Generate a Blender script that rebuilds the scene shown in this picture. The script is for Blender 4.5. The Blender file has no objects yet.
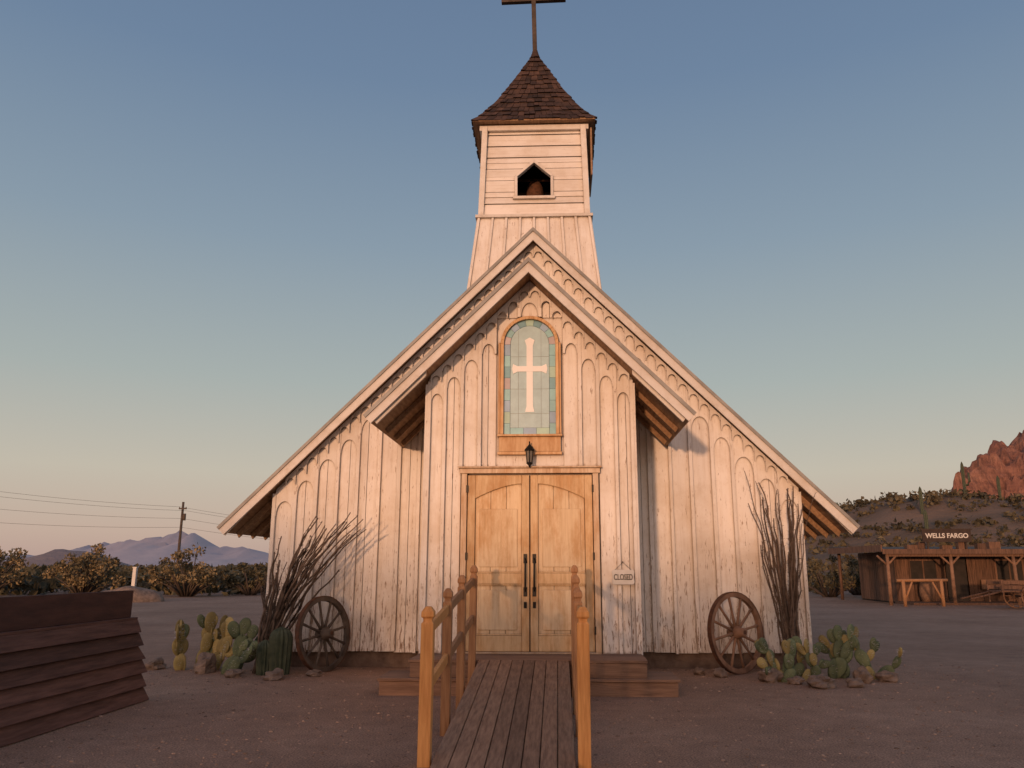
import bpy, bmesh, math, random
from mathutils import Vector, Matrix, noise
random.seed(7)
R=random.random
def U(a,b): return a+(b-a)*random.random()
scene=bpy.context.scene
scene.view_settings.view_transform='Standard'
scene.view_settings.look='None'
scene.view_settings.exposure=0

# ---------------------------------------------------------------- materials
def nodes_of(name):
    m=bpy.data.materials.new(name); m.use_nodes=True
    nt=m.node_tree; b=nt.nodes['Principled BSDF']
    return m,nt,b
def mk(nt,t,**k):
    n=nt.nodes.new(t)
    for a,v in k.items(): setattr(n,a,v)
    return n
def mixc(nt,fac,a,b,mode='MIX'):
    n=mk(nt,'ShaderNodeMix',data_type='RGBA',blend_type=mode)
    for i,v in ((0,fac),(6,a),(7,b)):
        if hasattr(v,'is_linked') or isinstance(v,bpy.types.NodeSocket): nt.links.new(v,n.inputs[i])
        else:
            n.inputs[i].default_value = v if i==0 else (v[0],v[1],v[2],1)
    return n.outputs[2]
def noise_n(nt,scale,stretch=(1,1,1),detail=6,rough=.6,world=False):
    if world:
        g=mk(nt,'ShaderNodeNewGeometry'); src=g.outputs['Position']
    else:
        g=mk(nt,'ShaderNodeTexCoord'); src=g.outputs['Object']
    mp=mk(nt,'ShaderNodeMapping'); mp.inputs['Scale'].default_value=stretch
    nt.links.new(src,mp.inputs['Vector'])
    n=mk(nt,'ShaderNodeTexNoise'); n.inputs['Scale'].default_value=scale
    n.inputs['Detail'].default_value=detail; n.inputs['Roughness'].default_value=rough
    nt.links.new(mp.outputs[0],n.inputs['Vector'])
    return n.outputs['Fac']
def ramp(nt,fac,stops):
    r=mk(nt,'ShaderNodeValToRGB'); nt.links.new(fac,r.inputs[0])
    e=r.color_ramp.elements
    while len(e)<len(stops): e.new(.5)
    for i,(p,c) in enumerate(stops):
        e[i].position=p
        if not isinstance(c,(tuple,list)): c=(c,c,c)
        e[i].color=(c[0],c[1],c[2],1)
    return r.outputs[0]
def island(nt,lo,hi):
    g=mk(nt,'ShaderNodeNewGeometry'); mr=mk(nt,'ShaderNodeMapRange')
    nt.links.new(g.outputs['Random Per Island'],mr.inputs[0])
    mr.inputs[3].default_value=lo; mr.inputs[4].default_value=hi
    return mr.outputs[0]
def grey(nt,v):
    cc=mk(nt,'ShaderNodeCombineColor')
    for i in range(3): nt.links.new(v,cc.inputs[i])
    return cc.outputs[0]
def bump(nt,b,h,strength,dist=.01):
    n=mk(nt,'ShaderNodeBump'); n.inputs['Strength'].default_value=strength; n.inputs['Distance'].default_value=dist
    nt.links.new(h,n.inputs['Height']); nt.links.new(n.outputs[0],b.inputs['Normal'])
def mat(name,c1,c2,scale=4,stretch=(1,1,1),rough=.8,isl=.12,bs=.3,bd=.01,bscale=None,metal=0,lo=.35,hi=.65):
    m,nt,b=nodes_of(name)
    f=noise_n(nt,scale,stretch)
    col=ramp(nt,f,[(lo,c1),(hi,c2)])
    if isl>0: col=mixc(nt,1.0,col,grey(nt,island(nt,1-isl,1+isl)),'MULTIPLY')
    nt.links.new(col,b.inputs['Base Color'])
    b.inputs['Roughness'].default_value=rough; b.inputs['Metallic'].default_value=metal
    if bs>0:
        bump(nt,b,noise_n(nt,bscale or scale*3,stretch),bs,bd)
    return m
def crevice_shade(nt,base,shadec,dist=.05,amt=.75):  # contact shade painted into the base colour along creases, driven by occlusion
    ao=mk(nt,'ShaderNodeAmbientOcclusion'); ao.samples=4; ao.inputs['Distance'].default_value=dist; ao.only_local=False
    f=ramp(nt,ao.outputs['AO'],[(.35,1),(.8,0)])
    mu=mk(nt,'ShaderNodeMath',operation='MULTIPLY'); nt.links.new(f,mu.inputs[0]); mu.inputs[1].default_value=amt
    return mixc(nt,mu.outputs[0],base,shadec)
def paint(name,stretch,peel=.60,tint=(.88,.84,.785)):
    m,nt,b=nodes_of(name)
    f1=noise_n(nt,1.0,stretch,8,.65)
    f2=noise_n(nt,1.3,(1,1,1),6,.7)
    f3=noise_n(nt,3.2,(stretch[0]*.8,stretch[1]*.8,stretch[2]*1.4),10,.78)
    base=ramp(nt,f1,[(.25,(tint[0]*.84,tint[1]*.80,tint[2]*.75)),(.5,tint)])
    dirt=ramp(nt,f2,[(.33,(.85,.80,.74)),(.55,(1,1,1))])
    base=mixc(nt,1.0,base,dirt,'MULTIPLY')
    base=mixc(nt,1.0,base,grey(nt,island(nt,.90,1.03)),'MULTIPLY')
    base=crevice_shade(nt,base,(.17,.11,.075),.05,.9)
    g=mk(nt,'ShaderNodeNewGeometry'); sx=mk(nt,'ShaderNodeSeparateXYZ'); nt.links.new(g.outputs['Position'],sx.inputs[0])
    mr=mk(nt,'ShaderNodeMapRange'); nt.links.new(sx.outputs[2],mr.inputs[0])
    mr.inputs[1].default_value=.3; mr.inputs[2].default_value=2.0; mr.inputs[3].default_value=.07; mr.inputs[4].default_value=0
    ad=mk(nt,'ShaderNodeMath',operation='ADD'); nt.links.new(f3,ad.inputs[0]); nt.links.new(mr.outputs[0],ad.inputs[1])
    pm=ramp(nt,ad.outputs[0],[(peel,0),(peel+.02,1)])
    wood=ramp(nt,noise_n(nt,3,(stretch[0]*2,stretch[1]*2,stretch[2]*2)),[(.3,(.20,.12,.075)),(.7,(.46,.34,.25))])
    col=mixc(nt,pm,base,wood)
    nt.links.new(col,b.inputs['Base Color']); b.inputs['Roughness'].default_value=.75
    bump(nt,b,f3,.4,.012)
    return m
M={}
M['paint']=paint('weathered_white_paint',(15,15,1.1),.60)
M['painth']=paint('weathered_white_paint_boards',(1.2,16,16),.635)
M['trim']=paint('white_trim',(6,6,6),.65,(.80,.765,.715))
M['edge']=mat('grey_drip_edge',(.22,.215,.20),(.35,.34,.315),3,(1,1,1),.5,.05,.2)
M['soffit']=mat('raw_wood_soffit',(.22,.125,.07),(.38,.24,.135),3,(8,1,8),.85,.12)
M['shingle']=mat('wood_shingle',(.033,.019,.014),(.080,.044,.030),6,(1,1,1),.9,.5,.6)
M['found']=mat('stone_foundation',(.12,.08,.06),(.22,.155,.115),5,(1,1,1),.9,.1,.8,.03)
def doorm(name,c1,c2):
    m,nt,b=nodes_of(name)
    f=noise_n(nt,2.2,(14,14,.9),8,.65); col=ramp(nt,f,[(.3,c1),(.62,c2)])
    st=noise_n(nt,1.3,(3,3,1.2),8,.7); col=mixc(nt,1.0,col,ramp(nt,st,[(.36,(.78,.64,.50)),(.55,(1,1,1))]),'MULTIPLY')
    col=mixc(nt,1.0,col,grey(nt,island(nt,.9,1.08)),'MULTIPLY')
    col=crevice_shade(nt,col,(.16,.08,.04),.05,.8)
    nt.links.new(col,b.inputs['Base Color']); b.inputs['Roughness'].default_value=.65; bump(nt,b,f,.3,.006)
    return m
M['door']=doorm('door_pine',(.58,.39,.20),(.76,.56,.33))
M['doorp']=doorm('door_panel_pine',(.66,.49,.29),(.82,.65,.43))
M['dframe']=doorm('door_frame_wood',(.50,.36,.23),(.72,.57,.41))
M['wframe']=doorm('window_frame_wood',(.58,.35,.17),(.74,.51,.29))
M['iron']=mat('black_iron',(.012,.012,.012),(.03,.028,.025),20,(1,1,1),.45,.05,.3,.004,metal=.6)
M['rust']=mat('rusty_iron',(.06,.028,.016),(.14,.06,.03),18,(1,1,1),.85,.08,.5)
M['ramp']=mat('ramp_boards',(.18,.105,.065),(.33,.205,.13),2.5,(14,1,14),.85,.25,.5)
M['deckx']=mat('deck_boards',(.16,.092,.060),(.27,.165,.108),2.5,(1,14,14),.85,.2,.5)
M['post']=mat('rail_post_wood',(.52,.22,.06),(.72,.36,.12),2.2,(14,14,1.2),.7,.12,.35)
M['postg']=mat('rail_post_grey',(.32,.155,.07),(.46,.25,.12),2.2,(14,14,1.2),.8,.12,.4)
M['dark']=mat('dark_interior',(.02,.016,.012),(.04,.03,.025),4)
M['redwood']=mat('bleacher_boards',(.075,.034,.024),(.15,.072,.052),2,(12,1,12),.85,.3,.5)
M['redwoodd']=mat('bleacher_panel',(.045,.018,.013),(.08,.033,.024),2,(6,1,6),.8,.15,.4)
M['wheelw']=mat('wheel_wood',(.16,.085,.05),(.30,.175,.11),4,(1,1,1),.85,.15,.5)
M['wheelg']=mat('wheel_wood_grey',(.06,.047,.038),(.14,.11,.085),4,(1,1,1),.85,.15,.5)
M['pearg']=mat('prickly_pear_green',(.075,.105,.055),(.17,.20,.10),6,(1,1,1),.75,.25,.4)
M['peary']=mat('prickly_pear_yellow',(.25,.20,.07),(.38,.30,.12),6,(1,1,1),.75,.3,.4)
M['cact']=mat('columnar_cactus',(.035,.050,.028),(.085,.10,.055),8,(1,1,1),.7,.1,.4)
M['ocot']=mat('ocotillo_stem',(.070,.048,.036),(.16,.115,.085),14,(1,1,1),.9,.3,.8,.01)
M['rock']=mat('desert_rock',(.14,.10,.075),(.28,.20,.15),6,(1,1,1),.9,.25,.7,.03)
M['bark']=mat('bark',(.06,.045,.035),(.12,.09,.07),6,(1,1,1),.9,.1,.5)
M['leaf1']=mat('shrub_foliage',(.050,.048,.025),(.14,.115,.060),.7,(1,1,1),.8,.45,0)
M['leaf2']=mat('cholla_foliage',(.080,.068,.034),(.30,.22,.11),1.1,(1,1,1),.8,.5,0)
M['leaf3']=mat('hill_brush',(.050,.045,.026),(.13,.105,.058),.08,(1,1,1),.9,.5,0)
M['hill']=mat('hill_soil',(.12,.085,.055),(.22,.145,.095),.12,(1,1,1),.95,0,.6,.4,1.2)
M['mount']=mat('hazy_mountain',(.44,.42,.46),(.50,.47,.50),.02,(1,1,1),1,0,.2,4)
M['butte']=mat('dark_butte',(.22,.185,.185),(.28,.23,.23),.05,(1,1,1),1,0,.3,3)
M['storew']=mat('store_weathered_wood',(.08,.046,.030),(.19,.105,.068),2,(10,10,1),.9,.3,.5)
M['storer']=mat('store_roof',(.045,.038,.034),(.09,.075,.065),2,(1,1,1),.85,.1,.4)
M['signb']=mat('signboard_dark',(.035,.022,.018),(.06,.04,.03),4)
M['signw']=mat('sign_white',(.62,.60,.55),(.72,.70,.66),8,(1,1,1),.6,.05,.2)
M['white']=mat('glass_white_cross',(.86,.88,.88),(.92,.93,.92),5,(1,1,1),.35,.04,.1)
def glass(n,c): return mat(n,tuple(x*.85 for x in c),c,7,(1,1,1),.22,.12,.25,.004)
G=[glass('glass_aqua',(.33,.62,.66)),glass('glass_mint',(.44,.66,.56)),glass('glass_blue',(.34,.50,.68)),glass('glass_rose',(.56,.50,.52)),glass('glass_teal',(.22,.44,.50))]
M['gc']=glass('glass_pale',(.48,.68,.72))
M['lead']=mat('lead_came',(.22,.27,.27),(.32,.37,.37),8,(1,1,1),.5,0,0)
M['lglass']=glass('lantern_glass',(.20,.18,.15))
m,nt,b=nodes_of('red_rock'); f=noise_n(nt,.12,(1,1,3.2),9,.65,True); f2=noise_n(nt,.35,(2.2,2.2,.6),8,.7,True)
c=ramp(nt,f,[(.35,(.26,.12,.09)),(.55,(.40,.195,.135)),(.7,(.46,.25,.18))]); c2=ramp(nt,f2,[(.36,.5),(.55,1)])
nt.links.new(mixc(nt,1.0,c,c2,'MULTIPLY'),b.inputs['Base Color']); b.inputs['Roughness'].default_value=.95; bump(nt,b,f2,1,1.5); M['redrock']=m
# ground
m,nt,b=nodes_of('gravel_ground')
f=noise_n(nt,.35,(1,1,1),8,.6,True); fm=noise_n(nt,3.5,(1,1,1),8,.7,True); ff=noise_n(nt,60,(1,1,1),4,.7,True)
c=ramp(nt,f,[(.3,(.29,.175,.115)),(.5,(.36,.225,.152)),(.7,(.43,.28,.195))])
cm=ramp(nt,fm,[(.3,.74),(.7,1.12)]); cf=ramp(nt,ff,[(.34,.28),(.5,.95),(.66,1.65)])
c=mixc(nt,1.0,c,cm,'MULTIPLY'); c=mixc(nt,.95,c,cf,'MULTIPLY')
nt.links.new(c,b.inputs['Base Color']); b.inputs['Roughness'].default_value=.95
ad=mk(nt,'ShaderNodeMath',operation='MULTIPLY_ADD'); nt.links.new(fm,ad.inputs[0]); ad.inputs[1].default_value=2.0; nt.links.new(ff,ad.inputs[2])
bump(nt,b,ad.outputs[0],.7,.018); M['ground']=m
M['peb']=mat('pebbles',(.17,.115,.085),(.42,.29,.215),3,(1,1,1),.95,.4,0)

# ---------------------------------------------------------------- mesh builder
class MB:
    def __init__(s): s.v=[]; s.f=[]; s.m=[]; s.sm=[]
    def add(s,vs,fs,mi=0,smooth=False):
        o=len(s.v); s.v+= [tuple(p) for p in vs]
        for f in fs: s.f.append([i+o for i in f]); s.m.append(mi); s.sm.append(smooth)
    def box(s,x0,x1,y0,y1,z0,z1,mi=0,mtx=None):
        vs=[(x0,y0,z0),(x1,y0,z0),(x1,y1,z0),(x0,y1,z0),(x0,y0,z1),(x1,y0,z1),(x1,y1,z1),(x0,y1,z1)]
        if mtx: vs=[mtx@Vector(p) for p in vs]
        s.add(vs,[(0,3,2,1),(4,5,6,7),(0,1,5,4),(1,2,6,5),(2,3,7,6),(3,0,4,7)],mi)
    def prism(s,pts,y0,y1,mi=0):   # pts (x,z)
        a=sum(pts[i][0]*pts[(i+1)%len(pts)][1]-pts[(i+1)%len(pts)][0]*pts[i][1] for i in range(len(pts)))
        if a<0: pts=pts[::-1]
        n=len(pts); y0,y1=min(y0,y1),max(y0,y1)
        vs=[(p[0],y0,p[1]) for p in pts]+[(p[0],y1,p[1]) for p in pts]
        fs=[tuple(range(n)),tuple(range(2*n-1,n-1,-1))]+[(i,n+i,n+(i+1)%n,(i+1)%n) for i in range(n)]
        s.add(vs,fs,mi)
    def prismx(s,pts,x0,x1,mi=0):  # pts (y,z)
        n=len(pts)
        vs=[(x0,p[0],p[1]) for p in pts]+[(x1,p[0],p[1]) for p in pts]
        s.add(vs,[tuple(range(n)),tuple(range(2*n-1,n-1,-1))]+[(i,n+i,n+(i+1)%n,(i+1)%n) for i in range(n)],mi)
    def tube(s,path,rad,n=6,mi=0,cap=True,smooth=True):
        path=[Vector(p) for p in path]; vs=[]; fs=[]
        for i,p in enumerate(path):
            d=(path[min(i+1,len(path)-1)]-path[max(i-1,0)]).normalized()
            up=Vector((0,0,1)) if abs(d.z)<.9 else Vector((1,0,0))
            a=d.cross(up).normalized(); c=d.cross(a).normalized()
            r=rad[i] if isinstance(rad,(list,tuple)) else rad
            for k in range(n):
                t=2*math.pi*k/n; vs.append(p+a*math.cos(t)*r+c*math.sin(t)*r)
        for i in range(len(path)-1):
            for k in range(n):
                fs.append((i*n+k,i*n+(k+1)%n,(i+1)*n+(k+1)%n,(i+1)*n+k))
        s.add(vs,fs,mi,smooth)
        if cap:
            o=len(s.v)-len(vs)
            s.f.append([o+k for k in range(n)][::-1]); s.m.append(mi); s.sm.append(False)
            s.f.append([o+(len(path)-1)*n+k for k in range(n)]); s.m.append(mi); s.sm.append(False)
    def lathe(s,prof,cx,cy,n=16,mi=0,smooth=True):
        vs=[];fs=[]
        for r,z in prof:
            for k in range(n):
                t=2*math.pi*(k+.5)/n; vs.append((cx+r*math.cos(t),cy+r*math.sin(t),z))
        for i in range(len(prof)-1):
            for k in range(n): fs.append((i*n+k,i*n+(k+1)%n,(i+1)*n+(k+1)%n,(i+1)*n+k))
        fs.append(tuple(range(n))[::-1]); fs.append(tuple((len(prof)-1)*n+k for k in range(n)))
        s.add(vs,fs,mi,smooth)
    def blob(s,c,r,mi=0,nu=10,nv=7,nz=0.2,mtx=None,smooth=True,seed=0):
        vs=[];fs=[]
        vs.append(Vector((0,0,-1)))
        for j in range(1,nv):
            ph=math.pi*j/nv-math.pi/2
            for i in range(nu):
                t=2*math.pi*i/nu; vs.append(Vector((math.cos(ph)*math.cos(t),math.cos(ph)*math.sin(t),math.sin(ph))))
        vs.append(Vector((0,0,1)))
        out=[]
        for p in vs:
            k=1+nz*noise.noise(p*1.5+Vector((seed,seed*1.7,0)))*2
            q=Vector((p.x*r[0]*k,p.y*r[1]*k,p.z*r[2]*k))
            if mtx: q=mtx@q
            out.append(q+Vector(c))
        for i in range(nu): fs.append((0,1+(i+1)%nu,1+i))
        for j in range(nv-2):
            for i in range(nu): fs.append((1+j*nu+i,1+j*nu+(i+1)%nu,1+(j+1)*nu+(i+1)%nu,1+(j+1)*nu+i))
        L=len(vs)-1
        for i in range(nu): fs.append((1+(nv-2)*nu+i,1+(nv-2)*nu+(i+1)%nu,L))
        s.add(out,fs,mi,smooth)
    def obj(s,name,mats,parent=None,bev=0,loc=None,rot=None,recalc=True):
        me=bpy.data.meshes.new(name); me.from_pydata(s.v,[],s.f)
        for k in mats: me.materials.append(M[k] if isinstance(k,str) else k)
        me.polygons.foreach_set('material_index',s.m); me.polygons.foreach_set('use_smooth',s.sm)
        if recalc:
            bm=bmesh.new(); bm.from_mesh(me); bmesh.ops.recalc_face_normals(bm,faces=bm.faces); bm.to_mesh(me); bm.free()
        me.update()
        o=bpy.data.objects.new(name,me); scene.collection.objects.link(o)
        if parent: o.parent=parent
        if bev:
            b=o.modifiers.new('bevel','BEVEL'); b.width=bev; b.segments=1; b.limit_method='ANGLE'; b.angle_limit=math.radians(50)
        if loc: o.location=loc
        if rot: o.rotation_euler=rot
        return o
def empty(name,loc=(0,0,0)):
    e=bpy.data.objects.new(name,None); scene.collection.objects.link(e); e.location=loc; e.empty_display_size=.3; return e

# ---------------------------------------------------------------- chapel
chapel=empty('wooden_chapel')
YM,YV=12.9,11.0
ZP,HE,TB=7.08,4.96,.115
PZ,PH,PB=5.68,2.19,.105
S2=math.sqrt(2)
WB=.26
def gable_trim(mb,zp,H,tb,yf,yb,yw):
    for s in (-1,1):
        P=lambda x,z:(s*x,z)
        k=tb/S2
        mb.prism([P(0,zp-.03),P(H,zp-H-.03),P(H-k,zp-H-k-.03),P(0,zp-tb*S2-.03)],yf,yf+.035,0)
        mb.prism([P(0,zp+.035),P(H+.03,zp-H+.005),P(H+.0,zp-H-.03),P(0,zp-.03)],yf-.02,yf+.06,1)
        mb.prism([P(0,zp-.03),P(H,zp-H-.03),P(H-.05,zp-H-.08),P(0,zp-.13)],yf+.0605,yb,2)
        mb.prism([P(0,zp+.03),P(H+.02,zp-H+.01),P(H,zp-H-.029),P(0,zp-.0295)],yf+.0605,yb,3)
mb=MB(); gable_trim(mb,ZP,HE,TB,12.58,24.6,YM)
for s in (-1,1):
    mb.prism([(s*(HE-.0),ZP-HE-.035),(s*(HE-.09),ZP-HE-.125),(s*(HE-.62),ZP-HE+.45),(s*(HE-.53),ZP-HE+.49)],12.62,12.64,0)
mb.obj('main_roof',['trim','edge','soffit','shingle'],chapel)
mb=MB(); gable_trim(mb,PZ,PH,PB,10.45,12.97,YV)
for s in (-1,1):
    mb.prism([(s*1.40,PZ-1.43-.13),(s*2.1,PZ-2.1-.13),(s*2.05,PZ-2.1-.19),(s*1.40,PZ-1.43-.2)],10.52,10.56,0)
    for y in (11.3,11.9,12.5):
        mb.prism([(s*1.43,PZ-1.43-.14),(s*2.1,PZ-2.1-.14),(s*2.06,PZ-2.1-.2),(s*1.43,PZ-1.43-.22)],y,y+.05,2)
mb.obj('porch_roof',['trim','edge','soffit','shingle'],chapel)
mb=MB()
for s in (-1,1):
    y=13.1
    while y<24.4:
        mb.prism([(s*4.2,ZP-4.2-.14),(s*4.88,ZP-4.88-.14),(s*4.84,ZP-4.9-.2),(s*4.2,ZP-4.2-.28)],y,y+.05,0); y+=.6
mb.obj('rafter_tails',['soffit'],chapel)

mb=MB()
top=lambda x:ZP-abs(x)-.14
mb.prism([(-4.2,WB),(4.2,WB),(4.2,top(4.2)),(0,top(0)),(-4.2,top(4.2))],YM,YM+.12)
mb.prism([(-4.2,WB),(4.2,WB),(4.2,top(4.2)),(0,top(0)),(-4.2,top(4.2))],24.1,24.22)
for s in (-1,1):
    mb.box(min(s*4.2,s*4.1),max(s*4.2,s*4.1),YM+.121,24.099,WB,top(4.2)-.02)
ptop=lambda x:PZ-abs(x)-.14
mb.prism([(-1.43,.30),(1.43,.30),(1.43,ptop(1.43)),(0,ptop(0)),(-1.43,ptop(1.43))],YV,YV+.1)
for s in (-1,1):
    mb.box(min(s*1.43,s*1.33),max(s*1.43,s*1.33),YV+.101,YM-.001,.26,ptop(1.43)-.02)
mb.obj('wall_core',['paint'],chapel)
mb=MB(); mb.box(-4.14,4.14,YM+.05,24.15,-.3,WB); mb.box(-1.38,1.38,YV+.05,YM+.05,-.3,.3); mb.obj('foundation',['found'],chapel)

def facade(mb,xs,zp,yw,zb,holes=None,skirt=.42,off=.20,bw=.026):
    rake=lambda x: zp-abs(x)-off
    for i in range(len(xs)-1):
        a,b=xs[i],xs[i+1]; w=b-a; mid=(a+b)/2
        z0=zb+U(-.015,.015)
        yb=yw-.018-U(0,.006)
        hs=[h for h in (holes or []) if h[0]<mid<h[1]]
        segs=[]
        cur=z0
        for h in sorted(hs,key=lambda h:h[2]):
            if h[2]>cur+.02: segs.append((cur,h[2]))
            cur=h[3]
        segs.append((cur,None))
        for s0,s1 in segs:
            cuts=[a,b] if R()<.5 or (a<0<b) else [a,a+w*U(.35,.65),b]
            for p_,q_ in zip(cuts[:-1],cuts[1:]):
                if s1 is None:
                    p=[(p_,s0),(q_,s0),(q_,rake(q_)),(p_,rake(p_))]
                    if p_<0<q_: p=[(p_,s0),(q_,s0),(q_,rake(q_)),(0,rake(0)),(p_,rake(p_))]
                else: p=[(p_,s0),(q_,s0),(q_,s1),(p_,s1)]
                g=.003
                p=[(x+(g if x==p_ else (-g if x==q_ else 0)),z) for x,z in p]
                mb.prism(p,yb-U(0,.004),yw-.001,0)
        zl=min(rake(a),rake(b)); zs=zl-skirt
        arc=[]; n=12; r=w/2-.030
        for k in range(n+1):
            t=math.pi*(1-k/n)
            arc.append((mid+math.cos(t)*r,zs+(math.sin(t)**.9)*r*1.75))
        if hs and zs<max(h[3] for h in hs)-.02: continue
        pts=[(a+.001,zs)]+arc+[(b-.001,zs),(b-.001,rake(b))]+([(0,rake(0))] if a<0<b else [])+[(a+.001,rake(a))]
        mb.prism(pts,yw-.062,yw-.0235-.005,0)
    for x in xs:
        w=bw+U(-.004,.004); s0=zb+U(-.02,.02)
        hs=[h for h in (holes or []) if h[0]-.01<x<h[1]+.01]
        segs=[]; cur=s0
        for h in sorted(hs,key=lambda h:h[2]):
            if h[2]>cur+.02: segs.append((cur,h[2]))
            cur=h[3]
        segs.append((cur,rake(x)))
        for s0,s1 in segs:
            if s1-s0<.05: continue
            t=U(-.006,.006); pr=U(.002,.010)
            mb.prism([(x-w,s0),(x+w,s0),(x+w+t,s1),(x-w+t,s1)],yw-.066-pr,yw-.0225)
def scallops(mb,zp,xmax,pitch,y0,y1,off,drop):
    rake=lambda x: zp-abs(x)-off
    n=int(xmax/pitch)
    for s in (-1,1):
        for i in range(n):
            a,b=i*pitch,(i+1)*pitch; mid=(a+b)/2; r=pitch/2-.012; zs=rake(b)-drop
            arc=[(mid+math.cos(math.pi*(1-k/8))*r,zs+math.sin(math.pi*(1-k/8))**.9*r*1.35) for k in range(9)]
            pts=[(a+.001,zs)]+arc+[(b-.001,zs),(b-.001,rake(b)),(a+.001,rake(a))]
            mb.prism([(s*x,z) for x,z in pts],y0,y1,0)
mb=MB()
n=25; xs=[-4.19+8.38*i/n for i in range(n+1)]
xs=[x+U(-.012,.012) if 0<i<n else x for i,x in enumerate(xs)]
facade(mb,xs,ZP,YM,WB-.02,skirt=.36,off=.22)
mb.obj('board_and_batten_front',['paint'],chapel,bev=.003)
mb=MB()
half=[.15,.47,.70,.95,1.19,1.415]
xs=[-h for h in half[::-1]]+half
facade(mb,xs,PZ,YV,.36,[(-.95,.95,.0,2.83),(-.46,.46,2.84,5.0)],.32,.20)
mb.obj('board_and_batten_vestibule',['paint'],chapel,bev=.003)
mb=MB()
scallops(mb,ZP,4.15,.1676,YM-.105,YM-.078,.15,.09)
scallops(mb,PZ,1.40,.155,YV-.105,YV-.078,.14,.09)
mb.obj('scalloped_verge_trim',['trim'],chapel,bev=.002)
mb=MB()
for s in (-1,1):
    for i in range(7):
        y=YV+.05+i*.29
        mb.box(min(s*1.43,s*1.452),max(s*1.43,s*1.452),y,y+.05,.3,4.05)
    mb.box(s*1.44-.028,s*1.44+.028,YV-.07,YV+.03,.32,4.02)
    for i in range(40):
        y=YM+.08+i*.28
        mb.box(min(s*4.2,s*4.222),max(s*4.2,s*4.222),y,y+.05,.26,2.7)
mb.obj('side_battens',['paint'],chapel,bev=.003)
# ---- door
mb=MB(); zb,zt=.43,2.74; yf=YV
for s in (-1,1):
    x0,x1=(.008,.85)
    X=lambda a,b:(min(s*a,s*b),max(s*a,s*b))
    k=.11
    while k<.74-.001:
        w_=.212
        a,b=X(k,min(k+w_,.745)-.003); mb.box(a,b,yf-.030,yf-.005,zb+.1,zt-.05,1); k+=w_
    for a,b in ((x0,.11),(.745,x1)):
        a,b=X(a,b); mb.box(a,b,yf-.060,yf-.004,zb,zt)
    a,b=X(.11,.745)
    mb.box(a,b,yf-.059,yf-.004,zb,zb+.2)
    mb.box(a,b,yf-.059,yf-.004,zb+.86,zb+1.0)
    arc=[]
    for i in range(11):
        t=i/10; x=.11+.635*t; arc.append((s*x,zt-.12-.20*t**1.7))
    mb.prism([(s*.11,zt)]+arc+[(s*.745,zt)],yf-.059,yf-.004,0)
    for q0,q1 in ((zb+.27,zb+.78),(zb+1.08,zt-.46)):
        a2,b2=X(.17,.685); mb.box(a2,b2,yf-.040,yf-.029,q0,q1,1)
    for z0 in (zb+.2,zb+.838,zb+1.0):
        mb.box(a,b,yf-.050,yf-.028,z0,z0+.022,0)
mb.obj('double_door',['door','doorp'],chapel,bev=.005)
mb=MB()
for s in (-1,1): mb.box(min(s*.858,s*.935),max(s*.858,s*.935),yf-.09,yf,.40,2.76)
mb.box(-.96,.96,yf-.10,yf,2.76,2.83); mb.box(-.98,.98,yf-.125,yf,2.831,2.855)
mb.box(-.93,.93,yf-.12,yf,.395,.428)
mb.obj('door_frame',['dframe'],chapel,bev=.005)
mb=MB()
for s in (-1,1):
    x=s*.06
    mb.tube([(x,yf-.06,1.62),(x,yf-.12,1.58),(x,yf-.125,1.40),(x,yf-.12,1.24),(x,yf-.06,1.2)],.013,8)
    mb.box(x-.025,x+.025,yf-.067,yf-.055,1.56,1.68); mb.box(x-.025,x+.025,yf-.067,yf-.055,1.13,1.25)
    mb.box(x-.02,x+.02,yf-.067,yf-.055,.98,1.06)
    for z in (.65,1.6,2.5): mb.box(s*.855-.012,s*.855+.012,yf-.097,yf-.085,z,z+.1)
mb.obj('door_handles',['iron'],chapel,bev=.002)
# ---- window
def archp(h,z0,zs,n=16,cx=0):
    return [(cx-h,z0)]+[(cx+math.cos(math.pi*(1-k/n))*h,zs+math.sin(math.pi*(1-k/n))*h) for k in range(n+1)]+[(cx+h,z0)]
mb=MB(); zs=4.60
def ring(mb,ho,hi,z0,zs,y0,y1,mi,n=20):
    mb.box(-ho,-hi,y0,y1,z0,zs,mi); mb.box(hi,ho,y0,y1,z0,zs,mi)
    o=[(math.cos(math.pi*k/n)*ho,zs+math.sin(math.pi*k/n)*ho) for k in range(n+1)]
    i=[(math.cos(math.pi*k/n)*hi,zs+math.sin(math.pi*k/n)*hi) for k in range(n,-1,-1)]
    for k in range(n): mb.prism([o[k],o[k+1],i[n-k-1],i[n-k]],y0,y1,mi)
ring(mb,.41,.365,3.30,zs,yf-.095,yf,0)
mb.box(-.43,.43,yf-.07,yf,3.06,3.27); mb.box(-.45,.45,yf-.11,yf,3.271,3.30); mb.box(-.445,.445,yf-.08,yf,3.02,3.059)
for s in (-1,1): mb.box(min(s*.412,s*.44),max(s*.412,s*.44),yf-.075,yf,3.30,4.62)
mb.obj('window_frame',['wframe'],chapel,bev=.004)
mb=MB(); gl=[m_ for m_ in G]+[M['gc'],M['lead'],M['white']]
ho,hi=.365,.275; y0,y1=yf-.040,yf-.02
nb=8; hgt=(zs-3.30)/nb
for s in (-1,1):
    for k in range(nb):
        a,b=sorted((s*(hi+.003),s*(ho-.002))); mb.box(a,b,y0,y1,3.30+k*hgt+.002,3.30+(k+1)*hgt-.002,[0,1,2,0,3,4,1,2][(k+(s>0))%8] if k%3 else 0)
na=9
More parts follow.
